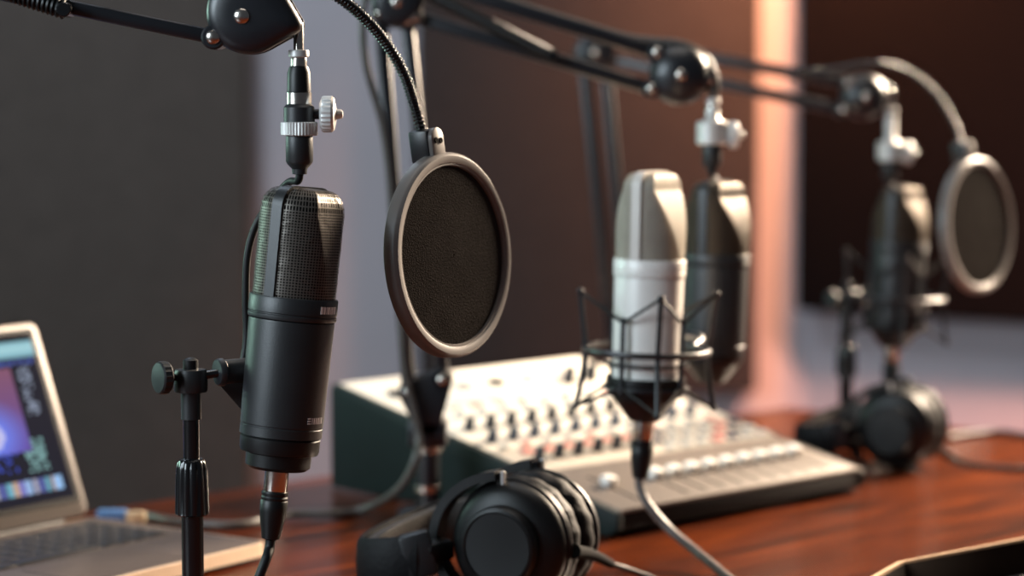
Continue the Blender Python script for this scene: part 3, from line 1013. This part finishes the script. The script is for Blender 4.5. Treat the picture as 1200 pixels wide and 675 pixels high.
slope = math.atan2(zb_ - zf, MD_)
PL = MX.Translation((0, 0, zf)) @ MX.Rotation(slope, 4, 'X')          # x across, y up the sloping face
LS = MD_ / math.cos(slope)
vc = .096
MB().prism([(.0065, .001), (MW_ - .0065, .001), (MW_ - .0065, vc), (.0065, vc)], 0, .0016, PL, .0004).build('fader_plate', M['greyplate'], mix_)
vm = .152
MB().prism([(.0065, vc + .0008), (MW_ - .0065, vc + .0008), (MW_ - .0065, vm), (.0065, vm)], 0, .0018, PL, .0004).build('button_plate', M['beige'], mix_)
MB().prism([(.0065, vm + .0008), (MW_ - .0065, vm + .0008), (MW_ - .0065, LS - .003), (.0065, LS - .003)], 0, .0018, PL, .0004).build('knob_plate', M['cream'], mix_)
MB().bar(PL @ V((.004, .0015, .001)), PL @ V((MW_ - .004, .0015, .001)), .004, .003).build('front_edge', M['greyplate'], mix_)
H0 = .0018
us = [.042] + [.0985 + .0226 * i for i in range(9)]
for i, u in enumerate(us):
    MB().box(.0022, .060, .0006, PL @ MX.Translation((u, .042, .0018)), 0).build('fader_slot', M['chassis'], mix_)
    fc = MB().box(.0116, .0105, .0078, PL @ MX.Translation((u, .050, .0064)), .0018).build('fader_cap', M['white'], mix_)
    MB().box(.006, .006, .004, PL @ MX.Translation((u, .049, .0026)), 0).build('fader_stem', M['blueknob'], fc)
def knob(u, v, r, h, m, name='knob', ptr=M['palebtn']):
    f = PL @ MX.Translation((u, v, H0))
    k = MB().lathe([(r * 1.15, 0), (r * 1.15, h * .18), (r, h * .25), (r * .86, h * .92), (r * .74, h), (.0004, h)], 16, f).build(name, m, mix_)
    a = random.uniform(-.9, .9)
    MB().box(.0009, r * .8, .0006, f @ MX.Rotation(a, 4, 'Z') @ MX.Translation((0, r * .35, h)), 0).build('pointer', ptr, k)
for i in range(6):
    knob(.033 + .0235 * i, .122, .0047, .0115, M['darkknob'])
for i in range(11):
    knob(.026 + .0252 * i, .172, .0046, .0105, M['blueknob'])
for i in range(11):
    knob(.030 + .0250 * i, .205, .0045, .0115, M['darkknob'])
for i in range(11):
    knob(.022 + .0265 * i, .236, .0036, .0060, M['palebtn'], ptr=M['darkknob'])
def button(u, v, sx, sy, m, h=.003):
    MB().box(sx, sy, h, PL @ MX.Translation((u, v, H0 + h / 2)), .0006).build('button', m, mix_)
for i in range(6):
    button(.036 + .0235 * i, .139, .012, .0055, M['pink'])
for r_, v in enumerate((.104, .120, .138)):
    for i in range(7):
        button(.178 + .0205 * i, v, .0125, .0065, (M['palebtn'], M['pink'], M['palebtn'], M['blueknob'], M['palebtn'])[(i * 2 + r_ * 3) % 5])
for i in range(11):
    button(.024 + .0262 * i, .155, .010, .004, (M['palebtn'], M['pink'], M['palebtn'])[i % 3])
for i in range(10):
    button(.030 + .028 * i, .256, .012, .0035, (M['pink'], M['palebtn'])[i % 2])
for i in range(7):
    f = PL @ MX.Translation((.035 + .041 * i, .305, H0))
    j = MB().lathe([(.0078, 0), (.0082, .001), (.0078, .003), (.0050, .003), (.0048, .0012), (.0005, .0012)], 20, f).build('jack_socket', M['silver'] if i % 3 else M['darkknob'], mix_)
for u in (.232, .262):
    knob(u, .285, .0055, .016, M['darkknob'], 'jack_plug')
MB().box(.060, .018, .0008, PL @ MX.Translation((.10, .274, H0 + .0004)), 0).build('meter_window', M['palebtn'], mix_)

# ------------------------------------------------------------------ headphones
def make_headphones(label, m):
    "local: x = out of the cup facing us reversed (towards the far cup), y = towards the band, z up"
    t = thing('headphones', label, 'headphones', m, 'black closed-back headphones')
    zc = .0435
    for s in (-1, 1):
        f = frame(V((s * .0035, 0, zc)), (s, 0, 0), (0, 0, 1))
        pad = MB()
        n = 72
        rings = []
        for rr, z in ((.022, .001), (.026, -.0015), (.033, -.003), (.0385, -.0015), (.0415, .0030), (.0422, .0080), (.0410, .0130), (.0385, .0155), (.030, .0155)):
            ring = []
            for j in range(n):
                a = 2 * math.pi * j / n
                w = .0005 * math.sin(a * 17 + rr * 900) if rr > .03 else 0
                ring.append(f @ V(((rr + w) * math.cos(a), (rr + w) * math.sin(a), z)))
            rings.append(ring)
        pad.grid(rings)
        pad.build('ear_pad', M['leather'], t)
        cup = MB().lathe([(.030, .0150), (.0405, .0150), (.0418, .0165), (.0418, .0195), (.0405, .0205), (.0403, .0235), (.0385, .0275), (.0340, .0310), (.0290, .0326), (.0268, .0332), (.0264, .0395), (.0254, .0415), (.0235, .0422), (.0226, .0410), (.0005, .0412)], 72, f).build('ear_cup', M['plastic'], t)
        MB().lathe([(.0420, .0160), (.0424, .0164), (.0424, .0174), (.0420, .0178)], 72, f, loop=True).build('trim_ring', M['satin'], cup)
        # yoke: a fork whose two arms reach round the cup
        yk = MB()
        xo = s * .0265
        rings = []
        for a in range(98, 241, 6):
            cy_, cz_ = -math.cos(R(a)), math.sin(R(a))
            pc = V((xo, .0525 * cy_, zc + .0446 * cz_))
            rd = V((0, cy_ / .0525, cz_ / .0446)).normalized()
            hw = .0065 if 95 < a < 230 else .0052
            rings.append([pc + rd * .0034 + V((hw, 0, 0)), pc + rd * .0034 - V((hw, 0, 0)), pc - rd * .0026 - V((hw, 0, 0)), pc - rd * .0026 + V((hw, 0, 0))])
        yk.grid(rings)
        yk.cyl(V((xo, .006, zc + .0462)), V((xo, .006, zc + .036)), .0036, 14)
        yk.bar(V((xo, .048, zc - .006)), V((s * .047 * (1.0 if s < 0 else 1.32), .056, .036)), .014, .024, V((0, 0, 1)), .003)
        yk.build('yoke', M['plastic'], t)
        pn = MB()
        pn.cyl(V((xo + s * .0030, .003, zc + .0385)), V((xo + s * .0030, .003, zc + .0475)), .0015, 12, bev=.0004)
        pn.build('pivot_pin', M['silver'], t)
        w5 = 1.0 if s < 0 else 1.32
        MB().bar(V((s * .044 * w5, .046, .038)), V((s * .054 * w5, .064, .033)), .030, .012, V((0, 0, 1)), .003).build('slider', M['satin'], t)
    # the band: a flat strap swept from slider to slider
    path = smooth_path([V((-.051, .054, .033)), V((-.056, .072, .030)), V((-.052, .091, .0275)), V((-.037, .102, .026)), V((0, .108, .027)),
                        V((.040, .106, .030)), V((.064, .097, .034)), V((.076, .080, .037)), V((.072, .060, .038))], 8)
    def strap(off0, off1, hh, wave=0):
        rings = []
        n = len(path)
        for i, p in enumerate(path):
            tg = (path[min(i + 1, n - 1)] - path[max(i - 1, 0)]).normalized()
            sd = V((0, 0, 1)).cross(tg).normalized()            # points to the inside
            w = wave * (0.5 + .5 * math.sin(i * 1.9))
            sec = []
            o0, o1 = off0, off1 + w
            for u, v in ((o0, -hh + .003), (o0 + .001, -hh), (o1 - .002, -hh), (o1, -hh + .004), (o1 + .001, 0), (o1, hh - .004), (o1 - .002, hh), (o0 + .001, hh), (o0, hh - .003)):
                sec.append(p + sd * u + V((0, 0, v)))
            rings.append(sec)
        return MB().grid(rings)
    sd0 = V((0, 0, 1)).cross((path[1] - path[0]).normalized())
    inward = 1 if sd0.dot(V((1, 0, 0))) > 0 else -1
    if inward > 0:
        strap(-.004, .002, .0165).build('headband', M['leather'], t)
        strap(.001, .009, .0150, .0025).build('band_pad', M['lit_padleather'], t)
    else:
        strap(-.002, .004, .0165).build('headband', M['leather'], t)
        strap(-.010, -.001, .0150, 0).build('band_pad', M['lit_padleather'], t)
    return t

O1 = T(583, 646, .0435) + .046 * V((math.sin(R(26)), math.cos(R(26)), 0))
ang = R(26)
u_ax = V((math.sin(ang), math.cos(ang), 0))
w_ax = V((-math.cos(ang), math.sin(ang), 0))
hm = MX((u_ax, w_ax, V((0, 0, 1)))).transposed().to_4x4()
hm.translation = V((O1.x, O1.y, 0))
hm = hm @ MX.Scale(1.05, 4)
hp = make_headphones('black headphones lying in front of the mixing console', hm)
O2 = T(1040, 505, .039) + .0414 * V((math.sin(R(29)), math.cos(R(29)), 0))
ang = R(29)
u2 = V((math.sin(ang), math.cos(ang), 0))
w2 = V((-math.cos(ang), math.sin(ang), 0))
hm2 = MX((u2, w2, V((0, 0, 1)))).transposed().to_4x4()
hm2.translation = V((O2.x, O2.y, 0))
dup(hp, hm2 @ MX.Scale(.90, 4), 'blurred black headphones on the table by the far stand')

cs = hm @ V((-.020, -.043, .041))
st = thing('headphone_cable', 'braided cable leaving the nearer headphones across the table front', 'cable', cs)
p_end = T(716, 661, .018)
MB().tube([cs, (cs + p_end) / 2 + V((0, 0, .002)), p_end], .0045, 14, 6, lambda L, f: .0050 - .0018 * f).build('strain_relief', M['matt'], st, True)
MB().tube([p_end - V((.01, 0, -.003)), p_end, T(740, 669, .010), T(766, 679, .004), T(800, 696, .004), T(850, 740, .004)], .0023, 10, 30,
          lambda L, f: .0022 + .00025 * math.sin(L * 2200)).build('cord', M['cabledark'], st, True)
cord('headphone_cable', 'thin dark cable looping over the table beyond the far headphones',
     [T(1100, 522, .004), T(1125, 540, .003), T(1160, 547, .003), T(1210, 549, .003), T(1260, 540, .003), T(1250, 522, .003), T(1210, 512, .003), T(1175, 506, .003), T(1140, 508, .003), T(1112, 512, .003)], .0026, M['cabledark'])

# ------------------------------------------------------------------ tray
zr = .030
A = T(1052, 658, zr); Bq = T(1204, 629, zr); D = T(1018, 677, zr)
d1 = (Bq - A).normalized(); d2 = (D - A).normalized()
nperp = V((d1.y, -d1.x, 0))
cx, cy = -d2.dot(d1) * .075, d2.dot(nperp) * .075
TL, TH = .26, .10
loop = [A + d1 * u + nperp * v for u, v in ((0, 0), (TL, 0), (TL + cx, cy), (TL + cx, cy + TH), (TL, 2 * cy + TH), (0, 2 * cy + TH), (-cx, cy + TH), (-cx, cy))]
cen = sum(loop, V()) / len(loop)
tr = thing('serving_tray', 'dark wooden tray with pale rim at the near corner of the table', 'tray', (cen.x, cen.y, 0))
def inset(k):
    return [(cen.x + (p.x - cen.x) * k, cen.y + (p.y - cen.y) * k) for p in loop]
o1, o2, o3 = inset(1.0), inset(.965), inset(.96)
w = MB()
w.grid([[V((x, y, 0)) for x, y in inset(.97)], [V((x, y, zr - .002)) for x, y in o1], [V((x, y, zr - .002)) for x, y in o2], [V((x, y, .004)) for x, y in inset(.93)]], cap0=True, cap1=False)
w.build('side_wall', M['traywall'], tr, True)
rm = MB()
rm.grid([[V((x, y, zr - .0018)) for x, y in inset(1.004)], [V((x, y, zr)) for x, y in inset(1.002)], [V((x, y, zr)) for x, y in inset(.968)], [V((x, y, zr - .0018)) for x, y in inset(.966)]], loop=True)
rm.build('rim', M['trayrim'], tr, True)
fl = MB()
fl.prism(inset(.935), .001, .005)
fl.build('liner', M['trayfloor'], tr, True)

# ------------------------------------------------------------------ light
def area(name, loc, aim, size, power, col, sy=None):
    l = bpy.data.lights.new(name, 'AREA')
    l.energy = power
    l.color = col
    l.size = size
    if sy:
        l.shape = 'RECTANGLE'
        l.size_y = sy
    o = bpy.data.objects.new(name, l)
    C.objects.link(o)
    o.location = loc
    o.rotation_euler = (V(aim) - V(loc)).to_track_quat('-Z', 'Y').to_euler()
    return o

key = area('warm_studio_lamp', (1.38, 3.18, 1.0), (0.05, 1.75, .15), .5, 86, (1.0, .80, .60))
key.data.spread = R(105)
area('overhead_fill', (0.1, 1.9, 2.2), (0.1, 1.9, 0), 1.4, 13, (1.0, .93, .86))  # added soft overhead fill
area('cool_side_fill', (-2.0, .3, 1.0), (0, 1.8, .2), 1.2, 62, (.76, .90, 1.0))  # added cool fill from the left, no window there
gl = area('green_rim_fill', (-1.6, 2.35, .5), (-.05, 1.5, .2), .5, 2.2, (.6, 1.0, .84))  # added weak green light for the left rims, no monitor there
gl.data.spread = R(90)
wl = area('wall_lamp', (.52, 3.62, 1.15), (.50, 3.98, .40), .15, 15, (1.0, .40, .20))
wl.data.spread = R(85)
area('cool_wall_fill', (-.7, 2.9, 1.8), (-.25, 4.0, .1), .5, 15, (.68, .83, 1.0))  # added cool light to brighten the pale wall, no fixture
sl = area('side_wall_fill', (1.4, 2.7, 1.2), (1.12, 3.6, -.15), .25, 22, (1.0, .44, .32))  # added pink fill brightening the angled wall below its panel
sl.data.spread = R(62)

wd = bpy.data.worlds.new('room_ambience')
SC.world = wd
wd.use_nodes = True
bg = wd.node_tree.nodes['Background']
bg.inputs['Color'].default_value = (.62, .68, .78, 1)
bg.inputs['Strength'].default_value = .08

SC.view_settings.view_transform = 'Standard'
SC.view_settings.look = 'None'
SC.view_settings.exposure = 0.0
SC.view_settings.gamma = 1.0
SC.view_settings.use_curve_mapping = False
SC.cycles.use_denoising = True
SC.cycles.max_bounces = 8
